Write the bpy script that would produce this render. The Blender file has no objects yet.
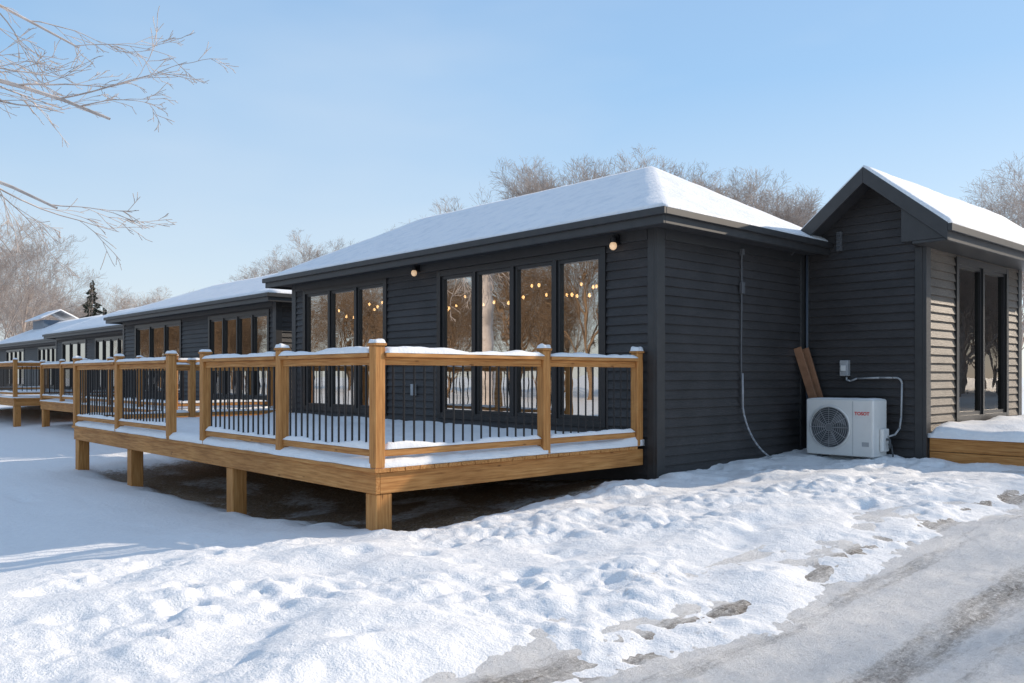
import bpy, bmesh, math, random
from mathutils import Vector, Matrix, noise
rad=math.radians
random.seed(7)
sc=bpy.context.scene
col=sc.collection
Z=Vector((0,0,1))
W={}

# ---------------- materials ----------------
def newmat(name):
    m=bpy.data.materials.new(name); m.use_nodes=True
    nt=m.node_tree; b=nt.nodes['Principled BSDF']
    return m,nt,b
def N(nt,t,**kw):
    n=nt.nodes.new(t)
    for k,v in kw.items(): setattr(n,k,v)
    return n
def noise_node(nt,scale,detail=4,mapscale=(1,1,1),rough=.55):
    tc=N(nt,'ShaderNodeTexCoord'); mp=N(nt,'ShaderNodeMapping'); mp.inputs['Scale'].default_value=mapscale
    nz=N(nt,'ShaderNodeTexNoise'); nz.inputs['Scale'].default_value=scale; nz.inputs['Detail'].default_value=detail
    nz.inputs['Roughness'].default_value=rough
    nt.links.new(tc.outputs['Object'],mp.inputs['Vector']); nt.links.new(mp.outputs[0],nz.inputs['Vector'])
    return nz
def ramp(nt,src,stops):
    r=N(nt,'ShaderNodeValToRGB'); e=r.color_ramp.elements
    e[0].position,e[0].color=stops[0][0],(*stops[0][1],1)
    e[1].position,e[1].color=stops[-1][0],(*stops[-1][1],1)
    for p,c in stops[1:-1]:
        x=e.new(p); x.color=(*c,1)
    nt.links.new(src,r.inputs[0]); return r
def bump(nt,b,src,strength,dist=.01):
    bp=N(nt,'ShaderNodeBump'); bp.inputs['Strength'].default_value=strength; bp.inputs['Distance'].default_value=dist
    nt.links.new(src,bp.inputs['Height']); nt.links.new(bp.outputs[0],b.inputs['Normal']); return bp
def simple(name,c,rough=.5,metal=0,var=.15,scale=8,bmp=0):
    m,nt,b=newmat(name)
    nz=noise_node(nt,scale)
    lo=tuple(x*(1-var) for x in c); hi=tuple(min(1,x*(1+var)) for x in c)
    r=ramp(nt,nz.outputs[0],[(.3,lo),(.7,hi)])
    nt.links.new(r.outputs[0],b.inputs['Base Color'])
    b.inputs['Roughness'].default_value=rough; b.inputs['Metallic'].default_value=metal
    if bmp: bump(nt,b,nz.outputs[0],bmp)
    return m
def woodmat(name,ms):
    m,nt,b=newmat(name)
    nz=noise_node(nt,3,6,ms,.6)
    r=ramp(nt,nz.outputs[0],[(.28,(.31,.13,.036)),(.5,(.53,.245,.076)),(.72,(.66,.355,.13))])
    n2=noise_node(nt,1.3,3)
    mx=N(nt,'ShaderNodeMixRGB',blend_type='MULTIPLY'); mx.inputs[0].default_value=.65
    r2=ramp(nt,n2.outputs[0],[(.3,(.64,.59,.55)),(.65,(1.0,1.0,1.0))])
    nt.links.new(r.outputs[0],mx.inputs[1]); nt.links.new(r2.outputs[0],mx.inputs[2])
    tc=N(nt,'ShaderNodeTexCoord'); mp=N(nt,'ShaderNodeMapping'); mp.inputs['Scale'].default_value=tuple(1.6 if s<5 else 5 for s in ms)
    vo=N(nt,'ShaderNodeTexVoronoi'); vo.inputs['Scale'].default_value=1.6
    nt.links.new(tc.outputs['Object'],mp.inputs[0]); nt.links.new(mp.outputs[0],vo.inputs['Vector'])
    kr=ramp(nt,vo.outputs['Distance'],[(.03,(.32,.26,.22)),(.09,(1,1,1))])
    m2=N(nt,'ShaderNodeMixRGB',blend_type='MULTIPLY'); m2.inputs[0].default_value=.8
    nt.links.new(mx.outputs[0],m2.inputs[1]); nt.links.new(kr.outputs[0],m2.inputs[2])
    nt.links.new(m2.outputs[0],b.inputs['Base Color']); b.inputs['Roughness'].default_value=.65
    b.inputs['Specular IOR Level'].default_value=.25
    bump(nt,b,nz.outputs[0],.35,.004); return m
WX=woodmat('wood_along_x',(1.2,22,22)); WY=woodmat('wood_along_y',(22,1.2,22)); WZ=woodmat('wood_upright',(22,22,1.2))

def snowmat(name,attr=False):
    m,nt,b=newmat(name)
    n1=noise_node(nt,18,8,(1,1,1),.66); n2=noise_node(nt,90,3)
    ad=N(nt,'ShaderNodeMath',operation='MULTIPLY_ADD'); ad.inputs[1].default_value=.3
    nt.links.new(n2.outputs[0],ad.inputs[0]); nt.links.new(n1.outputs[0],ad.inputs[2])
    bump(nt,b,ad.outputs[0],.65 if attr else .45,.028 if attr else .025)
    r=ramp(nt,n1.outputs[0],[(.3,(.80,.81,.83)),(.7,(.87,.87,.87))])
    b.inputs['Roughness'].default_value=.6
    b.inputs['Specular IOR Level'].default_value=.2
    if attr:
        at=N(nt,'ShaderNodeAttribute',attribute_name='dirt')
        n3=noise_node(nt,13,10,(1,1,1),.80)
        s=N(nt,'ShaderNodeMath',operation='ADD'); nt.links.new(at.outputs['Fac'],s.inputs[0]); nt.links.new(n3.outputs[0],s.inputs[1])
        rr=ramp(nt,s.outputs[0],[(.74,(0,0,0)),(1.0,(1,1,1))])
        n4=noise_node(nt,45,6,(1,1,1),.7)
        dc=ramp(nt,n4.outputs[0],[(.35,(.14,.095,.06)),(.55,(.34,.24,.155)),(.72,(.58,.48,.38))])
        n5=noise_node(nt,70,3,(1,1,1),.6); sp=ramp(nt,n5.outputs[0],[(.70,(0,0,0)),(.74,(1,1,1))])
        n6=noise_node(nt,2.2,3); spm=ramp(nt,n6.outputs[0],[(.52,(0,0,0)),(.68,(.75,.75,.75))])
        mm=N(nt,'ShaderNodeMath',operation='MULTIPLY'); nt.links.new(sp.outputs[0],mm.inputs[0]); nt.links.new(spm.outputs[0],mm.inputs[1])
        mxm=N(nt,'ShaderNodeMath',operation='MAXIMUM'); nt.links.new(mm.outputs[0],mxm.inputs[0]); nt.links.new(rr.outputs[0],mxm.inputs[1])
        mx=N(nt,'ShaderNodeMixRGB'); nt.links.new(mxm.outputs[0],mx.inputs[0]); nt.links.new(r.outputs[0],mx.inputs[1]); nt.links.new(dc.outputs[0],mx.inputs[2])
        nt.links.new(mx.outputs[0],b.inputs['Base Color'])
    else: nt.links.new(r.outputs[0],b.inputs['Base Color'])
    return m
SNOW=snowmat('snow'); SNOWG=snowmat('snowy_ground',True)
def roofsnowmat():
    m,nt,b=newmat('roof_snow')
    n1=noise_node(nt,5,8,(1,1,1),.7); n2=noise_node(nt,30,5)
    r=ramp(nt,n1.outputs[0],[(.30,(.70,.73,.77)),(.5,(.83,.84,.86)),(.7,(.87,.87,.87))])
    nt.links.new(r.outputs[0],b.inputs['Base Color']); b.inputs['Roughness'].default_value=.6; b.inputs['Specular IOR Level'].default_value=.2
    tc=N(nt,'ShaderNodeTexCoord'); sx=N(nt,'ShaderNodeSeparateXYZ'); nt.links.new(tc.outputs['Object'],sx.inputs[0])
    wv=N(nt,'ShaderNodeMath',operation='MULTIPLY'); wv.inputs[1].default_value=85; nt.links.new(sx.outputs['Z'],wv.inputs[0])
    sn=N(nt,'ShaderNodeMath',operation='SINE'); nt.links.new(wv.outputs[0],sn.inputs[0])
    ml=N(nt,'ShaderNodeMath',operation='MULTIPLY_ADD'); ml.inputs[1].default_value=.09; nt.links.new(sn.outputs[0],ml.inputs[0]); nt.links.new(n2.outputs[0],ml.inputs[2])
    bump(nt,b,ml.outputs[0],.5,.025); return m
SNOWR=roofsnowmat()

def drivemat():
    m,nt,b=newmat('driveway_packed_snow')
    at=N(nt,'ShaderNodeAttribute',attribute_name='dirt')
    n1=noise_node(nt,6,12,(.35,2.2,1),.82)
    s=N(nt,'ShaderNodeMath',operation='ADD'); nt.links.new(at.outputs['Fac'],s.inputs[0]); nt.links.new(n1.outputs[0],s.inputs[1])
    rr=ramp(nt,s.outputs[0],[(.62,(0,0,0)),(1.0,(1,1,1))])
    n2=noise_node(nt,40,8,(1,1,1),.8)
    sn=ramp(nt,n2.outputs[0],[(.30,(.50,.47,.44)),(.42,(.79,.78,.77)),(.7,(.88,.88,.88))])
    dt=ramp(nt,n2.outputs[0],[(.40,(.06,.05,.04)),(.51,(.18,.15,.12)),(.61,(.66,.63,.60))])
    mx=N(nt,'ShaderNodeMixRGB'); nt.links.new(rr.outputs[0],mx.inputs[0]); nt.links.new(sn.outputs[0],mx.inputs[1]); nt.links.new(dt.outputs[0],mx.inputs[2])
    nt.links.new(mx.outputs[0],b.inputs['Base Color']); b.inputs['Roughness'].default_value=.65
    b.inputs['Specular IOR Level'].default_value=.2
    bump(nt,b,n2.outputs[0],.9,.03)
    return m
DRIVE=drivemat()

def sidingmat(name,c,var=1.0):
    m,nt,b=newmat(name)
    nz=noise_node(nt,1.6,5,(1,1,2.0)); n2=noise_node(nt,6,7,(2.5,2.5,36),.7)
    r=ramp(nt,nz.outputs[0],[(.3,tuple(x*.75 for x in c)),(.7,tuple(x*1.35 for x in c))])
    mx=N(nt,'ShaderNodeMixRGB',blend_type='MULTIPLY'); mx.inputs[0].default_value=.9
    r2=ramp(nt,n2.outputs[0],[(.3,(.5,.5,.5)),(.7,(1.5,1.48,1.45))])
    nt.links.new(r.outputs[0],mx.inputs[1]); nt.links.new(r2.outputs[0],mx.inputs[2])
    nt.links.new(mx.outputs[0],b.inputs['Base Color']); b.inputs['Roughness'].default_value=.55
    bump(nt,b,n2.outputs[0],.7,.007)
    return m
SIDE=sidingmat('charcoal_siding',(.034,.032,.033))
SIDE_SUNLIT=sidingmat('painted_sunlight_siding',(.13,.105,.082))  # same charcoal paint; warm sunlight on the wing side painted into the colour
TRIM=simple('charcoal_trim',(.030,.030,.031),.45)
SHING=simple('dark_shingle',(.03,.03,.033),.85,bmp=.5,scale=40)
FRAME=simple('black_window_frame',(.012,.012,.013),.35)
BLACK=simple('black_metal',(.012,.012,.014),.4,.3)
WHITE=simple('white_enamel',(.66,.66,.64),.35,var=.04)
BLIND=simple('pale_blind',(.66,.64,.60),.6,var=.06)
GREY=simple('grey_plastic',(.34,.35,.36),.5)
DGREY=simple('dark_grey_plastic',(.06,.065,.07),.5)
RED=simple('red_lettering',(.6,.02,.02),.5,var=.05)
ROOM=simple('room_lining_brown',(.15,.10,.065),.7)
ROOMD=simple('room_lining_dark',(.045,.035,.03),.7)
PLANK=simple('weathered_plank',(.26,.13,.07),.7,bmp=.3,scale=12)
BARKF=simple('frosty_bark',(.54,.46,.41),.8,var=.35,scale=3)
BARKB=simple('brown_bark',(.45,.38,.335),.85,var=.25,scale=2)
BARKA=simple('amber_bark',(.22,.14,.08),.85,var=.3,scale=2)
FIR=simple('fir_needles',(.035,.048,.032),.8,var=.5,scale=3)
def emis(name,c,s):
    m,nt,b=newmat(name); b.inputs['Base Color'].default_value=(*c,1)
    b.inputs['Emission Color'].default_value=(*c,1); b.inputs['Emission Strength'].default_value=s; return m
BULB=emis('warm_bulb',(1,.56,.22),14)
LAMP=emis('lit_lamp_glass',(.9,.6,.36),.5)
def glassmat():
    m=bpy.data.materials.new('window_glass'); m.use_nodes=True; nt=m.node_tree; nt.nodes.clear()
    o=N(nt,'ShaderNodeOutputMaterial'); mx=N(nt,'ShaderNodeMixShader'); g=N(nt,'ShaderNodeBsdfGlossy'); t=N(nt,'ShaderNodeBsdfTransparent')
    g.inputs['Roughness'].default_value=.008; g.inputs['Color'].default_value=(.64,.62,.59,1); t.inputs['Color'].default_value=(.70,.69,.66,1)
    f=N(nt,'ShaderNodeFresnel'); f.inputs[0].default_value=1.55
    ma=N(nt,'ShaderNodeMath',operation='MULTIPLY_ADD'); ma.inputs[1].default_value=.7; ma.inputs[2].default_value=.16
    nz=noise_node(nt,1.6,2); bp=N(nt,'ShaderNodeBump'); bp.inputs['Strength'].default_value=.05; bp.inputs['Distance'].default_value=.03
    nt.links.new(nz.outputs[0],bp.inputs['Height']); nt.links.new(bp.outputs[0],g.inputs['Normal'])
    nt.links.new(f.outputs[0],ma.inputs[0]); nt.links.new(ma.outputs[0],mx.inputs[0]); nt.links.new(t.outputs[0],mx.inputs[1]); nt.links.new(g.outputs[0],mx.inputs[2])
    nt.links.new(mx.outputs[0],o.inputs[0]); return m
GLASS=glassmat()

# ---------------- mesh builder ----------------
class MB:
    def __init__(s): s.v=[]; s.f=[]
    def add(s,vs,fs):
        o=len(s.v); s.v+= [Vector(v) for v in vs]; s.f+=[tuple(i+o for i in f) for f in fs]
    def hexa(s,c): s.add(c,[(0,3,2,1),(4,5,6,7),(0,1,5,4),(1,2,6,5),(2,3,7,6),(3,0,4,7)])
    def box(s,x0,x1,y0,y1,z0,z1):
        s.hexa([(x0,y0,z0),(x1,y0,z0),(x1,y1,z0),(x0,y1,z0),(x0,y0,z1),(x1,y0,z1),(x1,y1,z1),(x0,y1,z1)])
    def pbox(s,O,U,Nn,u0,u1,n0,n1,z0,z1):
        p=lambda u,n,z: O+U*u+Nn*n+Z*z
        s.hexa([p(u0,n0,z0),p(u1,n0,z0),p(u1,n1,z0),p(u0,n1,z0),p(u0,n0,z1),p(u1,n0,z1),p(u1,n1,z1),p(u0,n1,z1)])
    def beam(s,p,q,w,h,up=Z):
        p=Vector(p);q=Vector(q); d=(q-p).normalized(); a=d.cross(up).normalized()*w/2; b=a.cross(d).normalized()*h/2
        s.hexa([p-a-b,p+a-b,p+a+b,p-a+b,q-a-b,q+a-b,q+a+b,q-a+b])
    def tube(s,p,q,r0,r1,n=6,cap=False):
        p=Vector(p);q=Vector(q); d=(q-p)
        if d.length<1e-6: return
        d.normalize(); u=Vector((1,0,0)) if abs(d.x)<.8 else Vector((0,1,0))
        a=d.cross(u).normalized(); b=d.cross(a)
        vs=[]
        for c,r in ((p,r0),(q,r1)):
            for i in range(n):
                t=2*math.pi*i/n; vs.append(c+a*(math.cos(t)*r)+b*(math.sin(t)*r))
        fs=[(i,(i+1)%n,n+(i+1)%n,n+i) for i in range(n)]
        if cap: fs+=[tuple(range(n))[::-1],tuple(range(n,2*n))]
        s.add(vs,fs)
    def path(s,pts,r,n=8):
        for a,b in zip(pts[:-1],pts[1:]): s.tube(a,b,r,r,n,True)
    def ring(s,c,axis,R,r,n=32,m=6):
        c=Vector(c); axis=Vector(axis).normalized(); u=Vector((0,0,1)) if abs(axis.z)<.8 else Vector((1,0,0))
        a=axis.cross(u).normalized(); b=axis.cross(a); o=len(s.v)
        for i in range(n):
            t=2*math.pi*i/n; d=a*math.cos(t)+b*math.sin(t)
            for j in range(m):
                k=2*math.pi*j/m; s.v.append(c+d*(R+r*math.cos(k))+axis*(r*math.sin(k)))
        for i in range(n):
            for j in range(m):
                s.f.append((o+i*m+j,o+((i+1)%n)*m+j,o+((i+1)%n)*m+(j+1)%m,o+i*m+(j+1)%m))
    def sphere(s,c,rx,ry,rz,n=12,m=7,half=False):
        c=Vector(c); o=len(s.v)
        for j in range(m+1):
            ph=(math.pi/2 if half else math.pi)*j/m
            for i in range(n):
                t=2*math.pi*i/n; s.v.append(c+Vector((rx*math.sin(ph)*math.cos(t),ry*math.sin(ph)*math.sin(t),rz*math.cos(ph))))
        for j in range(m):
            for i in range(n):
                s.f.append((o+j*n+i,o+(j+1)*n+i,o+(j+1)*n+(i+1)%n,o+j*n+(i+1)%n))
    def build(s,name,mat,parent=None,origin=None,smooth=False,bevel=0,seg=1):
        pw=W[parent.name] if parent else Vector((0,0,0))
        wo=Vector(origin) if origin is not None else pw
        me=bpy.data.meshes.new(name); me.from_pydata([tuple(v-wo) for v in s.v],[],s.f); me.update()
        if smooth: me.polygons.foreach_set('use_smooth',[True]*len(me.polygons))
        me.materials.append(mat)
        o=bpy.data.objects.new(name,me); col.objects.link(o)
        if parent: o.parent=parent
        o.location=wo-pw; W[o.name]=wo
        if bevel:
            bm=o.modifiers.new('bevel','BEVEL'); bm.width=bevel; bm.segments=seg; bm.limit_method='ANGLE'
        return o
def tag(o,label,cat,group=None):
    o['label']=label; o['category']=cat
    if group: o['group']=group
    return o
def empty(name,loc,label,cat,group=None):
    o=bpy.data.objects.new(name,None); col.objects.link(o); o.location=loc; o.empty_display_size=.2; W[o.name]=Vector(loc)
    return tag(o,label,cat,group)
def copy_tree(root,parent=None):
    n=root.copy(); col.objects.link(n)
    if parent: n.parent=parent
    for c in root.children: copy_tree(c,n)
    return n
def nz(x,y,z=0.0): return noise.noise(Vector((x,y,z)))
def sm(a,b,x):
    t=max(0,min(1,(x-a)/(b-a))); return t*t*(3-2*t)

# ---------------- terrain ----------------
def base(x,y):
    h=.175*sm(3.4,7.2,x)+.08*sm(7,10,x)
    h-= .14*sm(5.6,8.4,y)*(1-sm(7,9,x))
    return h
def lumps(x,y):
    tr=(1-sm(5.2,6.6,y))*(.5+.5*sm(.3,2.0,x))
    calm=.25+.75*sm(-.28,.22,nz(x*.75+3,y*1.1,60))
    v=nz(x*.7,y*.9,3)*(.032+.035*tr)
    v+=nz(x*2.0,y*2.4,9)*(.018+.038*tr)
    if tr>.2:
        f=tr*calm
        v+=abs(nz(x*4.2,y*4.8,1))*.040*f
        v+=nz(x*9,y*10,5)*.022*f
        v+=nz(x*20,y*21,7)*.011*f
        v+=nz(x*38,y*38,17)*.004*f
        d,_=noise.voronoi(Vector((x*2.4,y*3.2,.5)))
        v-= .052*tr*(1-sm(.08,.40,d[0]))*sm(-.2,.1,nz(x*.9,y*.9,30))
        d,_=noise.voronoi(Vector((x*6.5+nz(x*6,y*6),y*7,3.5)))
        v+= .026*f*(1-sm(.02,.45,d[0]))*sm(.0,.3,nz(x*1.4,y*1.4,50))
    else:
        v+=nz(x*5,y*5,19)*.010
        d,_=noise.voronoi(Vector((x*2.2,y*1.5,8.5)))
        v-=.045*(1-sm(.06,.30,d[0]))*sm(-.02,.2,nz(x*.35,y*.35,70))
    return v
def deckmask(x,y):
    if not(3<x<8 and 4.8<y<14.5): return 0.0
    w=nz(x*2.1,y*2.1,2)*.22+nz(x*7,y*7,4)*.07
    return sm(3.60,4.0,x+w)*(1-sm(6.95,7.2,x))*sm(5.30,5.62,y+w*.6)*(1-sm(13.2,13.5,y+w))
def edges(lo,hi,step,far,g=1.13):
    a=[]; x=lo
    while x<=hi: a.append(x); x+=step
    s=step; x=hi
    up=[]
    while x<far: s*=g; x+=s; up.append(x)
    s=step; x=lo; dn=[]
    while x>-far: s*=g; x-=s; dn.append(x)
    return dn[::-1]+a+up
def grid(name,xs,ys,zf,df,mat):
    nx,ny=len(xs),len(ys); v=[];d=[]
    for y in ys:
        for x in xs:
            v.append((x,y,zf(x,y))); d.append(df(x,y))
    f=[(j*nx+i,j*nx+i+1,(j+1)*nx+i+1,(j+1)*nx+i) for j in range(ny-1) for i in range(nx-1)]
    me=bpy.data.meshes.new(name); me.from_pydata(v,[],f); me.update()
    me.polygons.foreach_set('use_smooth',[True]*len(f))
    a=me.attributes.new('dirt','FLOAT','POINT'); a.data.foreach_set('value',d)
    me.materials.append(mat); o=bpy.data.objects.new(name,me); col.objects.link(o); o['kind']='structure'; return o
def gz(x,y):
    near=abs(x)<40 and abs(y)<60
    z=base(x,y)
    if near:
        dm=deckmask(x,y)
        e=nz(x*1.3,y*1.3,12)*.4+nz(x*4,y*4,13)*.12
        dr=sm(2.0,3.3,y+e) if y>-2 else 1-sm(-4.6,-3.6,y+e)
        z+= lumps(x,y)*(.35+.65*dr) -.045*(1-dr)+.02*dr*(1-sm(5,6.2,y))
        if y<1.9 and y>-3.4: z-=.06*sm(0,.5,1.9-y)
        z-= .09*dm
        if 7<x<10 : z+=.03*(1-sm(.0,.5,abs(y-5.3)))
    return z
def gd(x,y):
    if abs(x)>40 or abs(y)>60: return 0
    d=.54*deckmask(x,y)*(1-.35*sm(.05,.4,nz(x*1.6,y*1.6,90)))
    w=nz(x*.7,y*.5,15)*.25
    k=.17*(1-sm(2.4,3.2,y+w))*sm(-3.6,-3,y)
    k=max(k,(1-sm(0,.6,abs(y-3.0+w)))*sm(.0,.4,nz(x*.9,y*1.5,77))*.21)
    return max(d,k)
grid('ground',edges(-.3,10.6,.025,500),edges(1.6,6.6,.025,600,1.09),gz,gd,SNOWG)
def dz(x,y):
    r=-.022*(1-sm(0,.2,abs(y-2.4)))-.022*(1-sm(0,.2,abs(y-1.5)))
    return base(x,y)+r+nz(x*1.0,y*3,3)*.018+nz(x*5,y*9,3)*.012+abs(nz(x*16,y*20,8))*.018-.018
def dd(x,y):
    w=nz(x*.5,y*.3,41)*.12
    b=lambda c,h: 1-sm(.04,h,abs(y-c+w))
    t=.36*b(2.50,.22)+.20*b(2.15,.10)+.30*b(1.60,.17)+.16*b(1.30,.09)+.24*b(.75,.2)+.2*b(-.6,.5)
    return t+.12*nz(x*.7,y*3.2,6)
xs=edges(0,9,.03,70); xs=[x for x in xs if x>-25]
ys=[-4+ i*.12 for i in range(37)]+[.44+i*.03 for i in range(90)]
grid('driveway',xs,ys,dz,dd,DRIVE)

# ---------------- snow helpers ----------------
def snow_strip(mb,p0,p1,w,h,seed,step=.05,gaps=.0):
    p0=Vector(p0);p1=Vector(p1); L=(p1-p0).length; d=(p1-p0)/L; a=d.cross(Z).normalized()
    n=max(2,int(L/step)); m=7; o=len(mb.v)
    for i in range(n+1):
        t=i/n; c=p0.lerp(p1,t); e=min(1,min(t,1-t)*L/.05+.3)
        hh=h*(.8+.55*nz(t*L*1.7,seed,1)+.35*nz(t*L*8,seed,4))*e; hh=max(hh,.006)
        ww=w/2*(1+.14*nz(t*L*6,seed,8))
        for j in range(m):
            k=math.pi*j/(m-1); sx=-math.cos(k); sz=math.sin(k)**.5
            mb.v.append(c+a*(sx*ww)+Z*(hh*sz))
    for i in range(n):
        for j in range(m-1):
            mb.f.append((o+i*m+j,o+(i+1)*m+j,o+(i+1)*m+j+1,o+i*m+j+1))
    mb.f.append(tuple(o+j for j in range(m))); mb.f.append(tuple(o+n*m+j for j in range(m))[::-1])
def snow_slab(mb,x0,x1,y0,y1,z0,hf,step):
    nx=max(2,int((x1-x0)/step)); ny=max(2,int((y1-y0)/step)); o=len(mb.v)
    for j in range(ny+1):
        for i in range(nx+1):
            x=x0+(x1-x0)*i/nx; y=y0+(y1-y0)*j/ny
            ex=nz(x*4,y*4,9)*.02
            xx=x+(ex if i in(0,nx) else 0); yy=y+(ex if j in(0,ny) else 0)
            e=min(x-x0,x1-x,y-y0,y1-y)
            h=hf(x,y)*(.45+.55*sm(0,.07,e))
            mb.v.append(Vector((xx,yy,z0+h)))
    nn=nx+1
    for j in range(ny):
        for i in range(nx): mb.f.append((o+j*nn+i,o+j*nn+i+1,o+(j+1)*nn+i+1,o+(j+1)*nn+i))
    rim=[o+i for i in range(nn)]+[o+j*nn+nx for j in range(1,ny+1)]+[o+ny*nn+i for i in range(nx-1,-1,-1)]+[o+j*nn for j in range(ny-1,0,-1)]
    b=len(mb.v)
    for r in rim:
        v=mb.v[r].copy(); v.z=z0+.001; mb.v.append(v)
    k=len(rim)
    for i in range(k): mb.f.append((rim[i],b+i,b+(i+1)%k,rim[(i+1)%k]))
def roof_snow(faces,parent,thick=.06,cuts=14,seed=0,name='snow_cover'):
    bm=bmesh.new(); vd={}
    def gv(p):
        k=tuple(round(c,3) for c in p)
        if k not in vd: vd[k]=bm.verts.new(p)
        return vd[k]
    for f in faces: bm.faces.new([gv(p) for p in f])
    bmesh.ops.subdivide_edges(bm,edges=bm.edges[:],cuts=cuts,use_grid_fill=True)
    bm.verts.ensure_lookup_table()
    bnd={v for e in bm.edges if e.is_boundary for v in e.verts}
    for v in bm.verts:
        x,y=v.co.x,v.co.y
        k=.85 if v in bnd else 1
        v.co.z+=thick*k+nz(x*1.3,y*1.3,seed)*.010+nz(x*5,y*5,seed)*.006
        if v in bnd: v.co.x+=nz(x*3,y*3,seed+5)*.012; v.co.y+=nz(x*3,y*3,seed+8)*.012
    be=[e for e in bm.edges if e.is_boundary]
    r=bmesh.ops.extrude_edge_only(bm,edges=be)
    for g in r['geom']:
        if isinstance(g,bmesh.types.BMVert): g.co.z-=thick*.85+.02
    bmesh.ops.recalc_face_normals(bm,faces=bm.faces[:])
    pw=W[parent.name]
    bmesh.ops.translate(bm,verts=bm.verts[:],vec=-pw)
    me=bpy.data.meshes.new(name); bm.to_mesh(me); bm.free()
    me.polygons.foreach_set('use_smooth',[True]*len(me.polygons)); me.materials.append(SNOWR)
    o=bpy.data.objects.new(name,me); col.objects.link(o); o.parent=parent; W[o.name]=pw; return o

# ---------------- walls & windows ----------------
HC=.098
def siding(mb,O,U,Nn,u0,u1,z0,z1,edge=None):
    k=math.floor(z0/HC+1e-6)
    while k*HC<z1-1e-6:
        zb=max(z0,k*HC); zt=min(z1,(k+1)*HC)
        off=lambda z: .022*(1-(z-k*HC)/HC)+.002
        if edge: a0,b0=edge(zb); a1,b1=edge(zt)
        else: a0,b0,a1,b1=u0,u1,u0,u1
        P=lambda u,z,o: O+U*u+Nn*o+Z*z
        mb.add([P(a0,zb,off(zb)),P(b0,zb,off(zb)),P(b1,zt,off(zt)),P(a1,zt,off(zt))],[(0,1,2,3)])
        if zb>=k*HC-1e-6: mb.add([P(a0,zb,.002),P(b0,zb,.002),P(b0,zb,off(zb)),P(a0,zb,off(zb))],[(0,1,2,3)])
        k+=1
def wall_open(mb,O,U,Nn,u0,u1,z0,z1,ops):
    c=u0
    for (a,b,s,t) in sorted(ops):
        siding(mb,O,U,Nn,c,a,z0,z1); siding(mb,O,U,Nn,a,b,z0,s); siding(mb,O,U,Nn,a,b,t,z1); c=b
    siding(mb,O,U,Nn,c,u1,z0,z1)
def window(parent,O,U,Nn,u0,u1,z0,z1,n):
    fr=MB(); cw=.075; d0,d1=-.1,.035
    B=lambda a,b,c,d,e,f: fr.pbox(O,U,Nn,a,b,c,d,e,f)
    B(u0,u0+cw,d0,d1,z0,z1); B(u1-cw,u1,d0,d1,z0,z1); B(u0+cw,u1-cw,d0,d1-.002,z1-cw,z1); B(u0+cw,u1-cw,d0,d1-.002,z0,z0+cw)
    w=(u1-u0-2*cw-(n-1)*.05)/n; gl=MB()
    for i in range(n):
        a=u0+cw+i*(w+.05); b=a+w
        if i<n-1: B(b,b+.05,d0,d1-.004,z0+cw,z1-cw)
        s=.045; m0,m1=-.05,.012; zz0,zz1=z0+cw,z1-cw
        B(a,a+s,m0,m1,zz0,zz1); B(b-s,b,m0,m1,zz0,zz1); B(a+s,b-s,m0,m1-.002,zz1-s,zz1); B(a+s,b-s,m0,m1-.002,zz0,zz0+s)
        p=lambda u,z: O+U*u+Nn*(-.02)+Z*z
        gl.add([p(a+s,zz0+s),p(b-s,zz0+s),p(b-s,zz1-s),p(a+s,zz1-s)],[(0,1,2,3)])
    f=fr.build('window',FRAME,parent); gl.build('glass',GLASS,f); return f
VX=Vector((1,0,0)); VY=Vector((0,1,0))
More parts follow.
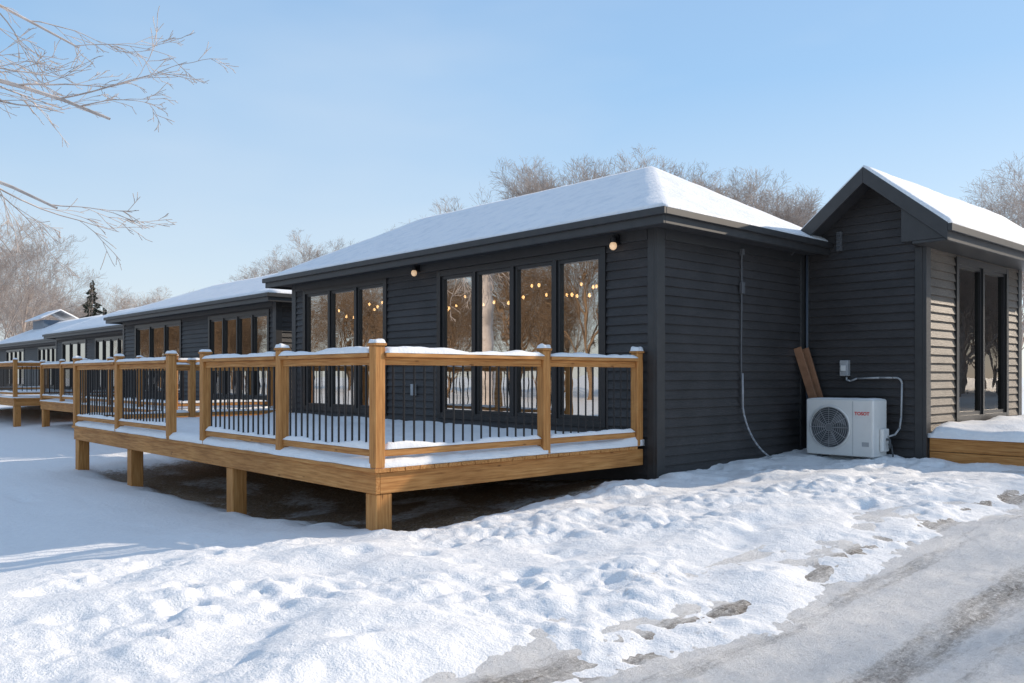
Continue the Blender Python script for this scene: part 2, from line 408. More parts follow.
def house(label,x0,x1,y0,y1,z0,zw,ze,zr,ridge,ov,wins,cuts,group,ov_back=None):
    root=empty('lodge_building',(x0,y0,z0),label,'house',group)
    mb=MB()
    F=(Vector((x0,0,0)),VY,-VX); S=(Vector((0,y0,0)),VX,-VY); Bk=(Vector((x1,0,0)),VY,VX); Nn=(Vector((0,y1,0)),VX,VY)
    wall_open(mb,*F,y0,y1,z0,zw,[(a,b,c,d) for a,b,c,d,n in wins])
    siding(mb,*S,x0,x1,z0,zw); siding(mb,*Bk,y0,y1,z0,zw); siding(mb,*Nn,x0,x1,z0,zw)
    mb.build('wall',SIDE,root)
    tr=MB(); t=.1
    for (cx,cy,sx,sy) in ((x0,y0,1,1),(x0,y1,1,-1),(x1,y0,-1,1),(x1,y1,-1,-1)):
        a,b=sorted((cx-.030*sx,cx+t*sx)); c,d=sorted((cy-.030*sy,cy+.012*sy)); tr.box(a,b,c,d,z0,zw)
        a2,b2=sorted((cx-.0298*sx,cx+.012*sx)); c2,d2=sorted((cy+.0122*sy,cy+t*sy)); tr.box(a2,b2,c2,d2,z0,zw-.001)
    tr.box(x0-.032,x0+.01,y0+.105,y1-.105,zw-.12,zw-.002); tr.box(x0+.105,x1-.105,y0-.032,y0+.01,zw-.12,zw-.002)
    tr.build('corner_trim',TRIM,root,bevel=.004)
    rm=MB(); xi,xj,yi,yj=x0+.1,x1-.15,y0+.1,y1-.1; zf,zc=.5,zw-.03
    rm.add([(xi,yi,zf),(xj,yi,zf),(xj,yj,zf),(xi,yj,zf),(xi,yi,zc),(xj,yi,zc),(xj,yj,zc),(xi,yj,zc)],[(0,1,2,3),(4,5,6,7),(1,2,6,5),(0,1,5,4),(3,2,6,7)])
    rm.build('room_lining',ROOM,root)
    for a,b,c,d,n in wins: window(root,*F,a,b,c,d,n)
    ex0,ex1,ey0,ey1=x0-ov,x1+ov,y0-ov,y1+ov
    rx,ra,rb=ridge
    A,B,C,D=(ex0,ey0,ze),(ex1,ey0,ze),(ex1,ey1,ze),(ex0,ey1,ze); P,Q=(rx,ra,zr),(rx,rb,zr)
    ro=MB(); ro.add([A,B,C,D,P,Q],[(0,1,4),(1,2,5,4),(2,3,5),(3,0,4,5)])
    zs=ze-.13; ro.add([(ex0,ey0,zs),(ex1,ey0,zs),(ex1,ey1,zs),(ex0,ey1,zs)],[(0,1,2,3)])
    roof=ro.build('roof',SHING,root)
    fa=MB(); t=.03
    fa.box(ex0-t,ex0,ey0-t,ey1+t,ze-.17,ze-.004); fa.box(ex1,ex1+t,ey0-t,ey1+t,ze-.17,ze-.004)
    fa.box(ex0,ex1,ey0-t,ey0,ze-.168,ze-.005); fa.box(ex0,ex1,ey1,ey1+t,ze-.168,ze-.005)
    fa.box(ex0-t-.04,ex0-t-.001,ey0-t-.04,ey1+t+.04,ze-.085,ze-.012); fa.box(ex0-t-.001,ex1+t,ey0-t-.04,ey0-t-.001,ze-.083,ze-.013)
    fa.build('fascia',TRIM,roof,bevel=.005)
    roof_snow([[Vector(A),Vector(B),Vector(P)],[Vector(B),Vector(C),Vector(Q),Vector(P)],[Vector(C),Vector(D),Vector(Q)],[Vector(D),Vector(A),Vector(P),Vector(Q)]],roof,.028,cuts,seed=x0)
    return root
G='row of charcoal lodge cabins'
h1=house('charcoal lap-sided lodge with snowy hip roof behind timber deck',7.0,9.96,5.43,13.05,-.3,2.75,2.87,3.79,(8.4,6.6,11.3),.32,
      [(6.1,9.08,.66,2.62,4),(10.27,12.7,.66,2.64,3)],34,G)
h2=house('second charcoal lodge with snow covered roof beside its deck',7.6,10.9,14.85,23.3,-.3,2.66,2.76,3.55,(9.25,16.4,21.4),.32,
      [(15.1,17.9,.72,2.5,4),(19.4,22.4,.72,2.5,3)],14,G)
h3=house('charcoal lodge with snowy roof and low timber deck',8.9,12.2,25.5,34.6,-.3,2.66,2.76,3.6,(10.5,27.5,32.6),.32,
      [(27,30,.72,2.46,4),(31,33.8,.72,2.46,3)],10,G)
h4=house('charcoal lodge with snowy roof near end of cabin row',10.2,14,38,50.5,-.3,2.7,2.8,3.9,(12.1,40,48.5),.32,
      [(39.5,42.5,.72,2.5,4),(45,48.5,.72,2.5,4)],8,G)
cp=MB(); cp.box(11.4,12.8,46.6,48.6,3.3,4.0); cpo=cp.build('roof_dormer',simple('blue_grey_cladding',(.12,.16,.21),.5),h4)
roof_snow([[Vector((11.1,46.3,4.0)),Vector((12.1,46.3,4.5)),Vector((12.1,48.9,4.5)),Vector((11.1,48.9,4.0))],[Vector((12.1,46.3,4.5)),Vector((13.1,46.3,4.0)),Vector((13.1,48.9,4.0)),Vector((12.1,48.9,4.5))]],cpo,.05,6,seed=3)
h5=house('last charcoal lodge with snowy roof ending cabin row',13,18,54,66,-.3,2.9,3.0,4.6,(15.5,56.5,63.5),.32,
      [(56,60,.72,2.6,4)],8,G)

# ---------------- wing ----------------
wx0,wx1,wy0,wy1=10.0,13.2,3.96,5.43
wing=empty('entrance_wing',(wx0,wy0,0),'small gabled charcoal entrance wing with snow on roof','building')
ry,rz=4.5,3.62; ey0,ey1,ez=3.60,5.40,2.88
def gz_edge(z):
    a,b=wy0,wy1
    if z>2.7:
        k=(ry-ey0)/(rz-ez)
        a=max(wy0,ey0+(z-ez+.06)*k); b=min(wy1,ey1-(z-ez+.06)*k)
    if b<a: a=b=ry
    return a,b
mb=MB()
siding(mb,Vector((wx0,0,0)),VY,-VX,wy0,wy1,-.3,rz-.07,edge=gz_edge)
siding(mb,Vector((wx1,0,0)),VY,VX,wy0,wy1,-.3,2.9); siding(mb,Vector((0,wy1,0)),VX,VY,wx0,wx1,-.3,2.8)
mb.build('wall',SIDE,wing)
mb=MB(); wall_open(mb,Vector((0,wy0,0)),VX,-VY,wx0,wx1,-.3,2.95,[(10.86,12.68,.66,2.66)]); mb.build('wall',SIDE_SUNLIT,wing)
tr=MB()
tr.box(wx0-.030,wx0+.1,wy0-.030,wy0+.012,-.3,2.69); tr.box(wx0-.0298,wx0+.012,wy0+.0122,wy0+.1,-.3,2.689)
tr.build('corner_trim',TRIM,wing,bevel=.004)
tr=MB(); tr.box(wx1-.1,wx1+.030,wy0-.030,wy0+.012,-.3,2.69)
tr.build('corner_trim',TRIM,wing,bevel=.004)
tr=MB(); tr.box(wx0-.032,wx0-.004,wy1-.075,wy1-.034,-.3,2.80); tr.build('corner_trim',TRIM,wing,bevel=.003)
window(wing,Vector((0,wy0,0)),VX,-VY,10.86,12.68,.66,2.66,2)
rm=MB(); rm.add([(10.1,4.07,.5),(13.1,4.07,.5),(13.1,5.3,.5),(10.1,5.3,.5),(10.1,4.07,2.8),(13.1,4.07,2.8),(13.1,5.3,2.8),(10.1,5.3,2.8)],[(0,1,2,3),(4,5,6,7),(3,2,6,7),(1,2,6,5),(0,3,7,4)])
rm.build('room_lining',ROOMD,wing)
rx0,rx1=9.65,14.2
ro=MB(); th=.1
for (ya) in (ey0,ey1):
    ro.hexa([(rx0,ya,ez-th),(rx1,ya,ez-th),(rx1,ry,rz-th),(rx0,ry,rz-th),(rx0,ya,ez),(rx1,ya,ez),(rx1,ry,rz),(rx0,ry,rz)])
wroof=ro.build('roof',SHING,wing)
fa=MB(); t=.035
for ya in (ey0,ey1):
    s=1 if ya<ry else -1
    fa.hexa([(rx0-t,ya-.03*s,ez-.20),(rx0-.001,ya-.03*s,ez-.20),(rx0-.001,ry,rz-.17),(rx0-t,ry,rz-.17),(rx0-t,ya-.03*s,ez-.01),(rx0-.001,ya-.03*s,ez-.01),(rx0-.001,ry,rz+.012),(rx0-t,ry,rz+.012)])
fa.box(rx0,rx1,ey0-.03,ey0-.001,ez-.199,ez-.012); fa.box(rx0-t,rx1,ey0-.075,ey0-.031,ez-.1,ez-.02)
fa.box(rx0+.002,rx1,ey0,wy0-.002,ez-.197,ez-.165)
fa.hexa([(rx0+.002,ey0+.001,ez-.164),(wx0+.02,ey0+.001,ez-.164),(wx0+.02,wy0+.12,ez-.164),(rx0+.002,wy0+.12,ez-.164),
         (rx0+.002,ey0+.001,ez-.11),(wx0+.02,ey0+.001,ez-.11),(wx0+.02,wy0+.12,ez+.25),(rx0+.002,wy0+.12,ez+.25)])
fa.build('fascia',TRIM,wroof,bevel=.004)
roof_snow([[Vector((rx0-.02,ey0-.03,ez)),Vector((rx1,ey0-.03,ez)),Vector((rx1,ry,rz)),Vector((rx0-.02,ry,rz))],
           [Vector((rx0-.02,ry,rz)),Vector((rx1,ry,rz)),Vector((rx1,ey1,ez)),Vector((rx0-.02,ey1,ez))]],wroof,.04,24,seed=33)
VENT=simple('vent_grey',(.075,.078,.085),.5)
vt=MB(); vt.box(9.945,9.985,4.92,4.985,2.74,2.98)
for k in range(5): vt.box(9.93,9.945,4.925,4.98,2.755+k*.044,2.775+k*.044)
vt.build('wall_vent',VENT,wing,bevel=.004)
dp=MB(); dp.path([(9.95,5.37,2.74),(9.95,5.37,.55)],.015,10); dp.build('downspout',simple('slate_pipe',(.06,.075,.10),.4),wing,smooth=True)

# ---------------- decks ----------------
def deck(label,x0,x1,y0,y1,zf,front,side,back,skip,sup,near,group,zg):
    root=empty('timber_deck',(x0,y0,zg),label,'deck',group)
    fl=MB()
    if near:
        n=int((x1-x0+.06)/.145)
        for i in range(n):
            a=x0-.06+i*.145; fl.box(a,a+.139,y0-.06,y1+.06,zf-.032,zf)
    else: fl.box(x0-.06,x1,y0-.06,y1+.06,zf-.032,zf)
    fl.build('deck_floor',WY,root,bevel=.003 if near else 0)
    rb=MB(); rb.box(x0-.035,x0+.005,y0-.035,y1+.035,zf-.2,zf-.034); rb.build('rim_board',WY,root,bevel=.004)
    rb=MB(); rb.box(x0+.006,x1,y0-.034,y0+.006,zf-.2,zf-.034); rb.build('rim_board',WX,root,bevel=.004)
    rb=MB(); rb.box(x0+.006,x1,y1-.006,y1+.034,zf-.2,zf-.034); rb.build('rim_board',WX,root,bevel=.004)
    jo=MB()
    yy=y0+.4
    while yy<y1-.1: jo.box(x0+.01,x1,yy,yy+.04,zf-.19,zf-.036); yy+=.42
    jo.build('joist',WX,root)
    for (sx,sy) in sup:
        s=MB(); s.box(sx-.075,sx+.075,sy-.075,sy+.075,zg-.3,zf-.202); s.build('support_post',WZ,root,bevel=.006)
    hs=zf+.955
    def post(px,py):
        s=MB(); s.box(px-.046,px+.046,py-.046,py+.046,zf,hs); p=s.build('railing_post',WZ,root,origin=(px,py,zf),bevel=.005)
        c=MB(); c.box(px-.056,px+.056,py-.056,py+.056,hs+.001,hs+.022)
        c.build('post_cap',WZ,p,bevel=.004)
        hh=.03*(1+.8*nz(px*3,py*3,3)); sn=MB(); a=.055
        nn=8; vs=[]; fs=[]
        for j in range(nn+1):
            for i in range(nn+1):
                u=-1+2*i/nn; v=-1+2*j/nn; hgt=hh*((1-abs(u)**6)*(1-abs(v)**6))**.4*(1+.5*nz(px+u,py+v,5))
                vs.append((px+u*a,py+v*a,hs+.0225+hgt))
        for j in range(nn):
            for i in range(nn): fs.append((j*(nn+1)+i,j*(nn+1)+i+1,(j+1)*(nn+1)+i+1,(j+1)*(nn+1)+i))
        sn.add(vs,fs); sn.build('snow_cap',SNOW,p,smooth=True)
    pts=set(front+side+back)
    for p in pts: post(*p)
    balm=[None]
    zt=zf+.85
    def rail(a,b,ax,sep):
        a=Vector((*a,0)); b=Vector((*b,0)); d=(b-a).normalized(); L=(b-a).length
        m=MB(); p=a+d*.047+Z*(zt+.035); q=b-d*.047+Z*(zt+.035)
        m.beam(p,q,.12,.033); m.beam(p-Z*.048,q-Z*.048,.035,.06)
        m.beam(a+d*.048+Z*(zf+.115),b-d*.048+Z*(zf+.115),.035,.055)
        r=m.build('railing',WX if ax=='x' else WY,root,origin=a+Z*zf,bevel=.004 if near else 0)
        n=max(2,round((L-.1)/.104))
        if sep:
            for i in range(1,n):
                c=a+d*(.05+(L-.1)*i/n)
                if balm[0] is None:
                    mm=MB(); mm.tube((0,0,.14),(0,0,.83),.009,.009,6); o=mm.build('baluster',BLACK,None,origin=(0,0,0),smooth=True); balm[0]=o; o.parent=r
                else:
                    o=balm[0].copy(); col.objects.link(o); o.parent=r
                o.location=c-a
        else:
            mm=MB()
            for i in range(1,n):
                c=a+d*(.05+(L-.1)*i/n); mm.tube(c+Z*(zf+.13),c+Z*(zf+.84),.009,.009,4)
            o=mm.build('baluster_row',BLACK,r); o['kind']='stuff'
        sd=a.x*3+a.y*7
        s=MB(); snow_strip(s,p+Z*.017,q+Z*.017,.122,.045,sd); s.build('snow_cover',SNOW,r,smooth=True)
        s=MB(); snow_strip(s,a+d*.055+Z*(zf+.1435),b-d*.055+Z*(zf+.1435),.05,.045,sd+3)
        s.build('snow_cover',SNOW,r,smooth=True)
    for lst,ax in ((front,'y'),(side,'x'),(back,'x')):
        for i in range(len(lst)-1):
            if (lst is front) and i in skip: continue
            rail(lst[i],lst[i+1],ax,near and lst is not back)
    s=MB()
    def hf(x,y):
        e=min(abs(x-x0),abs(y-y0),abs(y-y1))
        return .058+.025*nz(x*1.5,y*1.5,6)+.014*nz(x*7,y*7,6)+.012*(1-sm(.0,.28,e))+.06*sm(x1-.5,x1,x)
    snow_slab(s,x0-.05,x1,y0-.05,y1+.05,zf+.001,hf,.05 if near else .25)
    s.build('snow_cover',SNOW,root,smooth=True)
    return root
GD='timber decks in front of the lodges'
X0=3.72
deck('honey timber deck with black balusters and snow on rails',X0,6.96,5.61,13.4,.5,
   [(X0,y) for y in (5.61,7.16,8.87,9.82,11.59,13.4)],[(X0,5.61),(5.55,5.61),(6.9,5.61)],[(X0,13.4),(5.4,13.4),(6.9,13.4)],[2],
   [(X0+.05,5.66),(X0+.05,8.22),(X0+.05,11.14),(X0+.05,13.33),(6.7,5.66+3)],True,GD,-.15)
deck('snowy timber deck in front of second lodge',5.7,7.56,14.9,23.4,.6,
   [(5.7,y) for y in (14.9,16.6,18.3,20,21.7,23.4)],[(5.7,14.9),(7.5,14.9)],[(5.7,23.4),(7.5,23.4)],[],
   [(5.75,y) for y in (14.95,17.5,20.4,23.3)],False,GD,-.15)
deck('snowy timber deck on posts in front of third lodge',5.3,8.86,24.3,35,.66,
   [(5.3,y) for y in (24.3,26.4,28.6,30.7,32.8,35)],[(5.3,24.3),(7,24.3),(8.7,24.3)],[(5.3,35),(7,35),(8.7,35)],[],
   [(5.35,y) for y in (24.35,27,29.5,32.5,34.9)]+[(7,24.35),(8.5,24.35)],False,GD,-.15)
pl=empty('timber_platform',(10.03,1.0,.1),'low timber landing heaped with snow beside wing','platform')
m=MB(); m.box(10.03,10.07,.8,3.92,.37,.52); m.box(10.032,10.07,.8,3.92,.2,.364); m.box(10.034,10.07,.8,3.92,.0,.194); m.build('rim_board',WY,pl,bevel=.004)
m=MB(); m.box(10.072,13.6,.85,3.92,.45,.5); m.build('deck_floor',WX,pl)
m=MB(); snow_slab(m,10.0,13.6,.8,3.93,.52,lambda x,y:.11+.05*nz(x*1.7,y*2,2)+.02*nz(x*6,y*6,2)+.05*sm(10.0,10.5,x),.07); m.build('snow_cover',SNOW,pl,smooth=True)

# ---------------- air conditioner ----------------
ac=empty('air_conditioner',(9.62,4.72,.25),'white outdoor heat pump unit standing in snow by wall','air conditioner')
ax0,ax1,ay0,ay1,az0,az1=9.45,9.80,4.30,5.11,.30,.95
m=MB(); m.box(ax0,ax1,ay0,ay1,az0,az1); m.build('casing',WHITE,ac,bevel=.018,seg=3)
for y in (4.42,4.95):
    m=MB(); m.box(9.46,9.79,y-.03,y+.03,.12,.299); m.build('foot',DGREY,ac,bevel=.004)
fc=Vector((ax0,4.81,.625))
m=MB(); n=40
m.add([fc+Vector((-.003,math.cos(2*math.pi*i/n)*.235,math.sin(2*math.pi*i/n)*.235)) for i in range(n)],[tuple(range(n))]); m.build('fan_opening',DGREY,ac)
m=MB()
for k in range(3):
    a0=2*math.pi*k/3; vs=[]
    for j in range(7):
        t=j/6; r=.05+.165*t; w=.35+.35*t
        for s in (-1,1):
            an=a0+.6*t+s*w*.6; vs.append(fc+Vector((-.008-.006*(s+1),math.cos(an)*r,math.sin(an)*r)))
    m.add(vs,[(2*j,2*j+1,2*j+3,2*j+2) for j in range(6)])
m.tube(fc+Vector((-.004,0,0)),fc+Vector((-.03,0,0)),.05,.045,20,True); m.build('fan',simple('fan_grey',(.15,.155,.16),.4),ac)
m=MB(); m.ring(fc+Vector((-.012,0,0)),VX,.242,.012,48,8); m.build('fan_shroud',WHITE,ac,smooth=True)
m=MB()
for k in range(9): m.ring(fc+Vector((-.036,0,0)),VX,.042+k*.024,.0024,40,4)
for k in range(12):
    an=2*math.pi*k/12; d=Vector((0,math.cos(an),math.sin(an))); m.tube(fc+d*.04+Vector((-.036,0,0)),fc+d*.24+Vector((-.03,0,0)),.0028,.0028,4)
m.build('fan_grille',simple('grille_grey',(.30,.31,.32),.4),ac)
m=MB(); m.box(ax0-.004,ax0+.0,4.535,4.539,az0+.02,az1-.02); m.build('panel_seam',GREY,ac)
m=MB(); m.box(ax0-.003,ax0,4.35,4.43,.42,.47); m.build('rating_plate',GREY,ac)
m=MB(); m.box(9.60,9.76,4.255,4.298,.36,.62); m.build('valve_cover',WHITE,ac,bevel=.012,seg=2)
m=MB(); m.path([(9.68,4.25,.50),(9.68,4.215,.50),(9.68,4.215,.40)],.014); m.path([(9.73,4.25,.44),(9.73,4.22,.44),(9.73,4.2,.30)],.01); m.build('valve',DGREY,ac,smooth=True)
cu=bpy.data.curves.new('lettering','FONT'); cu.body='TOSOT'; cu.size=.052; cu.extrude=.001; cu.align_x='CENTER'; cu.offset=.0014
tmp=bpy.data.objects.new('lettering_source',cu); col.objects.link(tmp)
me=bpy.data.meshes.new_from_object(tmp.evaluated_get(bpy.context.evaluated_depsgraph_get())); bpy.data.objects.remove(tmp)
me.materials.clear(); me.materials.append(RED)
lt=bpy.data.objects.new('lettering',me); col.objects.link(lt); lt.parent=ac
lt.rotation_euler=(rad(90),0,rad(-90)); lt.location=Vector((ax0-.003,4.43,.775))-W[ac.name]
m=MB(); snow_slab(m,ax0+.02,ax1,ay0+.02,ay1-.02,az1,lambda x,y:.012+.006*nz(x*9,y*9,1),.04); m.build('snow_cover',SNOW,ac,smooth=True)

eb=empty('electrical_box',(9.97,4.87,1.2),'small grey electrical shutoff box with conduit on wall','electrical box')
m=MB(); m.box(9.90,9.978,4.82,4.92,1.22,1.41); m.build('casing',GREY,eb,bevel=.006)
m=MB(); m.box(9.885,9.9,4.84,4.9,1.28,1.35); m.build('switch_plate',WHITE,eb,bevel=.003)
m=MB(); pts=[(9.94,4.85,1.21),(9.94,4.85,1.17),(9.94,4.80,1.16),(9.94,4.72,1.19),(9.94,4.45,1.2),(9.94,4.30,1.2)]
for k in range(7):
    a=math.pi/2*k/6; pts.append((9.94,4.26-.07*math.sin(a),1.13+.07*math.cos(a)))
pts+=[(9.92,4.19,.75),(9.88,4.19,.62),(9.8,4.21,.55),(9.72,4.25,.53)]
m.path(pts,.011); m.build('conduit',GREY,eb,smooth=True)
cb=empty('wall_cable',(8.5,5.39,.3),'thin cable running down wall and curling into snow','cable')
CAB=simple('cable_grey',(.085,.088,.095),.5)
m=MB(); m.path([(8.51,5.393,2.62),(8.51,5.393,2.0),(8.50,5.393,1.5),(8.51,5.393,.85)],.009); m.box(8.485,8.535,5.37,5.405,2.6,2.67); m.build('cable',CAB,cb,smooth=False)
m=MB(); m.box(8.48,8.54,5.365,5.405,2.16,2.29); m.build('junction_box',CAB,cb,bevel=.004)
m=MB(); pts=[(8.50,5.375,1.25)]
for k in range(17):
    t=k/16; pts.append((8.50+.9*t**1.6,5.37-.12*t,.86-.68*(1-(1-t)**1.9)))
m.path(pts,.011); m.build('hose',simple('pale_hose',(.32,.33,.35),.5),cb,smooth=True)
for (tp,bt) in (((9.74,5.385,1.57),(9.86,5.02,.3)),((9.84,5.34,1.56),(9.90,4.98,.3))):
    m=MB(); m.beam(bt,tp,.10,.03,up=VX); o=m.build('wooden_plank',PLANK,None,origin=bt,bevel=.003)
    tag(o,'loose brown plank leaning against charcoal siding','plank','planks leaning on wall')
for (y,z) in ((5.93,2.60),(9.5,2.63)):
    r=empty('outdoor_lamp',(6.97,y,z),'small round glass wall lamp under roof eave','lamp','lamps under the eave')
    m=MB(); m.box(6.93,6.985,y-.04,y+.04,z+.02,z+.12); m.tube((6.90,y,z+.085),(6.90,y,z+.035),.038,.038,12,True); m.beam((6.97,y,z+.085),(6.9,y,z+.085),.022,.022); m.build('bracket',BLACK,r)
    m=MB(); m.sphere((6.90,y,z),.04,.04,.045,14,9); m.build('lamp_glass',LAMP,r,smooth=True)
o=MB(); o.box(6.950,6.980,9.55,9.66,.95,1.11); oo=o.build('outlet_box',GREY,None,origin=(6.97,9.6,.95),bevel=.005); tag(oo,'grey weatherproof outlet box on charcoal wall','outlet')

for (ya,yb,sd) in ((6.15,9.0,1),(10.3,12.6,2)):
    r=empty('string_light',(7.25,ya,2.4),'string of warm bulbs hanging behind window glass','string lights','string lights indoors')
    wi=MB(); bb=MB()
    for row,(xx,zz) in enumerate(((7.5,2.46),(8.2,2.54),(8.9,2.62))):
        prev=None; n=30
        for i in range(n+1):
            t=i/n; y=ya+(yb-ya)*t; z=zz-.25*(1-(2*((t*2+row*.3)%1)-1)**2)
            if prev: wi.tube(prev,(xx,y,z),.003,.003,4)
            prev=(xx,y,z)
            if i%3==1: bb.sphere((xx,y,z-.035),.018,.018,.025,8,6)
    wi.build('wire',BLACK,r); bb.build('bulb',BULB,r,smooth=True)
for (a,b,zt) in ((6.9,7.45,1.45),(7.6,8.15,2.05),(8.3,8.9,1.75),(10.4,11.0,1.5),(11.9,12.45,1.7)):
    m=MB(); z=.76
    while z<zt:
        m.box(7.15,7.153,a,b,z,z+.040); z+=.062
    for yy in (a+.08,b-.08): m.box(7.154,7.157,yy-.006,yy+.006,.76,zt)
    o=m.build('window_blind',BLIND,None,origin=(7.15,a,.76)); tag(o,'pale slatted blind behind lodge window glass','blind','blinds behind lodge windows')

# ---------------- trees ----------------
def perp(d,rnd):
    u=Vector((rnd.gauss(0,1),rnd.gauss(0,1),rnd.gauss(0,1))); a=d.cross(u)
    return a.normalized()
def grow(out,p,d,L,r,lev,rnd,c):
    n=c['seg'][lev]; step=L/n; last=lev>=len(c['kids'])
    kids=0 if last else c['kids'][lev]; st=c['start'] if lev==0 else .2
    fr=[st+(1-st)*(k+rnd.random())/kids for k in range(kids)] if kids else []
    for i in range(n):
        d=(d+Vector((rnd.gauss(0,1),rnd.gauss(0,1),rnd.gauss(0,1)))*c['wob']*(.4 if lev==0 else 1)+Z*c['trop'][lev]).normalized()
        q=p+d*step; ra=r*(1-.75*i/n); rb=r*(1-.75*(i+1)/n)
        out.append((p.copy(),q.copy(),max(ra,c['rmin']),max(rb,c['rmin']),lev))
        for f in fr:
            if i/n<=f<(i+1)/n or (i==n-1 and f>=1):
                s=p.lerp(q,(f-i/n)*n); a=perp(d,rnd); ang=rad(rnd.uniform(*c['ang']))
                nd=Matrix.Rotation(ang,3,a)@d
                grow(out,s,nd,L*c['ratio'][lev]*(1.15-.55*f)*rnd.uniform(.75,1.2),max(rb,c['rmin'])*.6,lev+1,rnd,c)
        p=q
def tree_mesh(name,segs,mat,label,group,split=1):
    root=empty(name,(0,0,0),label,'tree',group)
    t=MB(); k=MB()
    for p,q,a,b,l in segs:
        if l<split: t.tube(p,q,a,b,8)
        else: k.tube(p,q,a,b,5 if l<=split else 3)
    t.build('trunk',mat,root,smooth=True); k.build('crown',mat,root,smooth=True); return root
variants=[]
for s in range(4):
    rnd=random.Random(100+s); segs=[]
    c=dict(seg=[6,5,4,3,2,1],kids=[14,8,6,4,2],start=.16,wob=.08,trop=[.05,.06,.05,.04,.03,.0],rmin=.0042,ang=(22,48),ratio=[.72,.62,.62,.66,.75])
    grow(segs,Vector((0,0,-.3)),Vector((0,0,1)),6.0,.15,0,rnd,c)
    top=max(q.z for p,q,a,b,l in segs); k=11.0/top
    segs=[(p*k,q*k,a,b,l) for p,q,a,b,l in segs]
    variants.append(segs)
def place(segset,items,mat,label,group,name='bare_tree',wide=1.1):
    masters=[]
    for i,(x,y,z,s,rot) in enumerate(items):
        k=i%len(segset)
        if k>=len(masters):
            r=tree_mesh(name,segset[k],mat,label,group); masters.append(r)
        else: r=copy_tree(masters[k])
        r.location=(x,y,z); r.scale=(s*wide,s*wide,s); r.rotation_euler=(0,0,rot)
def cw(px,d):
    r=(px-512)/852; return (d*(.7366*r+.6763), d*(-.6762*r+.7367))
rnd=random.Random(5)
items=[]
def H(y,d): return (1.22+(376-y)*d/852)/11.0
for px,d,yt in ((514,66,172),(534,70,160),(554,72,154),(576,74,155),(598,72,162),(622,76,158),(646,78,156),(668,80,158),(690,76,164),(712,78,168),(734,74,174),(756,72,180),(778,74,184),(800,74,192),(824,74,203),(850,74,216),
               (562,88,154),(588,92,155),(612,90,158),(636,94,157),(660,90,160),(684,92,164),(708,88,168),(735,90,174),(762,92,182),(788,88,190),
               (466,82,202),(484,88,194),(404,90,226),(345,84,236),(322,86,232),(298,90,242),(272,94,254),(1018,60,166),(1048,56,150),(1000,72,184)):
    x,y=cw(px,d); items.append((x,y,.0,H(yt,d),rnd.uniform(0,6.28)))
for px,d,yt in ((-12,56,202),(18,66,216),(-60,60,170),(45,90,272),(66,96,286),(118,98,282),(142,104,284),(166,102,288),(204,110,288),(226,106,288),(34,104,272),(246,110,284),(80,116,292),(182,124,292)):
    x,y=cw(px,d); items.append((x,y,-.1,H(yt,d),rnd.uniform(0,6.28)))
place(variants,items,BARKB,'bare winter tree with fine brown twigs behind lodges','bare trees behind the lodges')
items=[(-26+rnd.uniform(-14,9),20+i*1.9,-.1,rnd.uniform(.65,1.15),rnd.uniform(0,6.28)) for i in range(56)]
place(variants,items,BARKA,'bare amber tree across the snowy field mirrored in windows','trees across the field',wide=.95)
items=[(31,-8.2,.2,.9,2.5),(25,-4.6,.2,.95,4),(29,-6.6,.2,1.0,1)]
for i in range(16):
    X=40+i*1.7; items.append((X,4-(X-11.8)*.335+rnd.uniform(-6,6),.2,rnd.uniform(.8,1.1),rnd.uniform(0,6.28)))
place(variants[:2],items,BARKB,'bare tree shading the driveway','trees beside the driveway')
# near frosty tree: trunk out of frame, limbs sweeping in
rnd=random.Random(21); segs=[]
c=dict(seg=[6,6,5,4,3,2],kids=[4,4,4,3,2],start=.45,wob=.10,trop=[.05,.02,-.01,-.02,-.02,0],rmin=.004,ang=(25,55),ratio=[.45,.5,.52,.5,.5])
tx,ty=-1.2,17.5
grow(segs,Vector((tx,ty,-.3)),Vector((0,0,1)),10.5,.28,0,rnd,c)
right=Vector((.7366,-.6762,0)); fwd=Vector((.6763,.7367,0))
c2=dict(seg=[10,8,6,4,3],kids=[7,4,3,2],start=.3,wob=.08,trop=[-.05,-.03,-.03,-.03,0],rmin=.005,ang=(16,38),ratio=[.40,.50,.55,.6])
for z,L,up,fw,r in ((4.6,6.6,.26,-.05,.07),(5.6,6.8,.30,.12,.08),(6.5,6.4,.34,-.12,.065),(7.5,6.2,.28,.2,.06)):
    o2=[]; grow(o2,Vector((tx,ty,z)),(right+fwd*fw+Z*up).normalized(),L,r,0,rnd,c2)
    segs+=[(p,q,a,b,l+1) for p,q,a,b,l in o2]
tree_mesh('bare_tree',segs,BARKF,'bare frosty tree with pale drooping twigs over field',None)
def fir(x,y,h,seed):
    rnd=random.Random(seed); root=empty('fir_tree',(x,y,-.1),'dark green conifer beyond the lodges','tree','conifers')
    m=MB(); m.tube((x,y,-.3),(x,y,h*.95),.18,.03,7); m.build('trunk',BARKB,root)
    m=MB(); n=46
    for i in range(n):
        t=i/n; z=h*(.08+.92*t); R=(1-t)**.85*h*.22*rnd.uniform(.6,1.2)+.08
        for k in range(7):
            a=rnd.uniform(0,6.28); d=Vector((math.cos(a),math.sin(a),0)); e=d*R*rnd.uniform(.5,1.2); s=Vector((-d.y,d.x,0))*R*.15
            p=Vector((x,y,z)); q=p+e+Z*(-R*.2)
            m.add([p,p.lerp(q,.55)+s,q,p.lerp(q,.55)-s+Z*.06],[(0,1,2,3)])
            m.add([p+Z*.05,p.lerp(q,.5)+Z*.14,q,p.lerp(q,.6)-Z*.18],[(0,1,2,3)])
    m.build('crown',FIR,root)
for px,d,h,s in ((92,70,9.2,1),(104,74,7.2,4)):
    x,y=cw(px,d); fir(x,y,h,s)

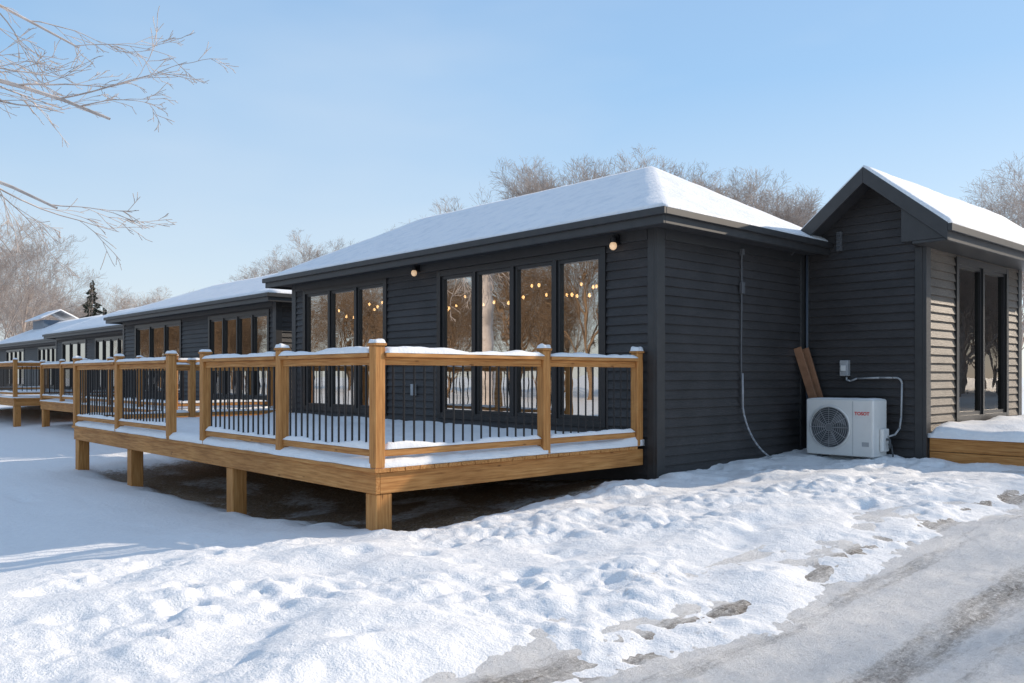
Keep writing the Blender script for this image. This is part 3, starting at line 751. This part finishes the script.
# ---------------- camera & light ----------------
cam=bpy.data.cameras.new('camera'); co=bpy.data.objects.new('camera',cam); col.objects.link(co)
co.location=(0,0,1.22); co.rotation_euler=(rad(90),0,rad(-42.55)); cam.lens=29.95; cam.sensor_width=36; cam.shift_y=.0337; cam.clip_end=2000; cam.clip_start=.05
sc.camera=co
EL,AZ=25,17
s=Vector((math.cos(rad(AZ))*math.cos(rad(EL)),-math.sin(rad(AZ))*math.cos(rad(EL)),math.sin(rad(EL))))
sun=bpy.data.lights.new('sun','SUN'); sun.energy=5.0; sun.angle=rad(.5); sun.color=(1,.85,.68)
so=bpy.data.objects.new('sun',sun); col.objects.link(so); so.rotation_euler=s.to_track_quat('Z','Y').to_euler(); so.location=(20,-5,20)
w=bpy.data.worlds.new('World'); sc.world=w; w.use_nodes=True; nt=w.node_tree; bg=nt.nodes['Background']
sky=N(nt,'ShaderNodeTexSky'); sky.sky_type='NISHITA'; sky.sun_disc=False; sky.sun_elevation=rad(EL); sky.sun_rotation=math.atan2(s.x,s.y); sky.air_density=1.0; sky.dust_density=.4; sky.ozone_density=1.5
tc=N(nt,'ShaderNodeTexCoord'); sx=N(nt,'ShaderNodeSeparateXYZ'); nt.links.new(tc.outputs['Generated'],sx.inputs[0])
hz=ramp(nt,sx.outputs['Z'],[(0,(.76,.83,.89)),(.12,(.62,.77,.91)),(.32,(.35,.59,.89)),(.5,(.32,.52,.82)),(1,(.48,.59,.78))])
sc_=N(nt,'ShaderNodeVectorMath',operation='SCALE'); sc_.inputs['Scale'].default_value=7.1; nt.links.new(hz.outputs[0],sc_.inputs[0])
m0=N(nt,'ShaderNodeMixRGB'); m0.inputs[0].default_value=.78; nt.links.new(sky.outputs[0],m0.inputs[1]); nt.links.new(sc_.outputs[0],m0.inputs[2])
mp=N(nt,'ShaderNodeMapping'); mp.inputs['Scale'].default_value=(1,1,3.2); n1=N(nt,'ShaderNodeTexNoise'); n1.inputs['Scale'].default_value=1.5; n1.inputs['Detail'].default_value=4
nt.links.new(tc.outputs['Generated'],mp.inputs[0]); nt.links.new(mp.outputs[0],n1.inputs['Vector'])
r=ramp(nt,n1.outputs[0],[(.48,(0,0,0)),(.8,(.35,.35,.35))])
mx=N(nt,'ShaderNodeMixRGB'); mx.inputs[2].default_value=(5.4,5.8,6.2,1)
nt.links.new(r.outputs[0],mx.inputs[0]); nt.links.new(m0.outputs[0],mx.inputs[1]); nt.links.new(mx.outputs[0],bg.inputs[0]); bg.inputs[1].default_value=.15
sc.view_settings.view_transform='Standard'; sc.view_settings.look='None'; sc.view_settings.exposure=0
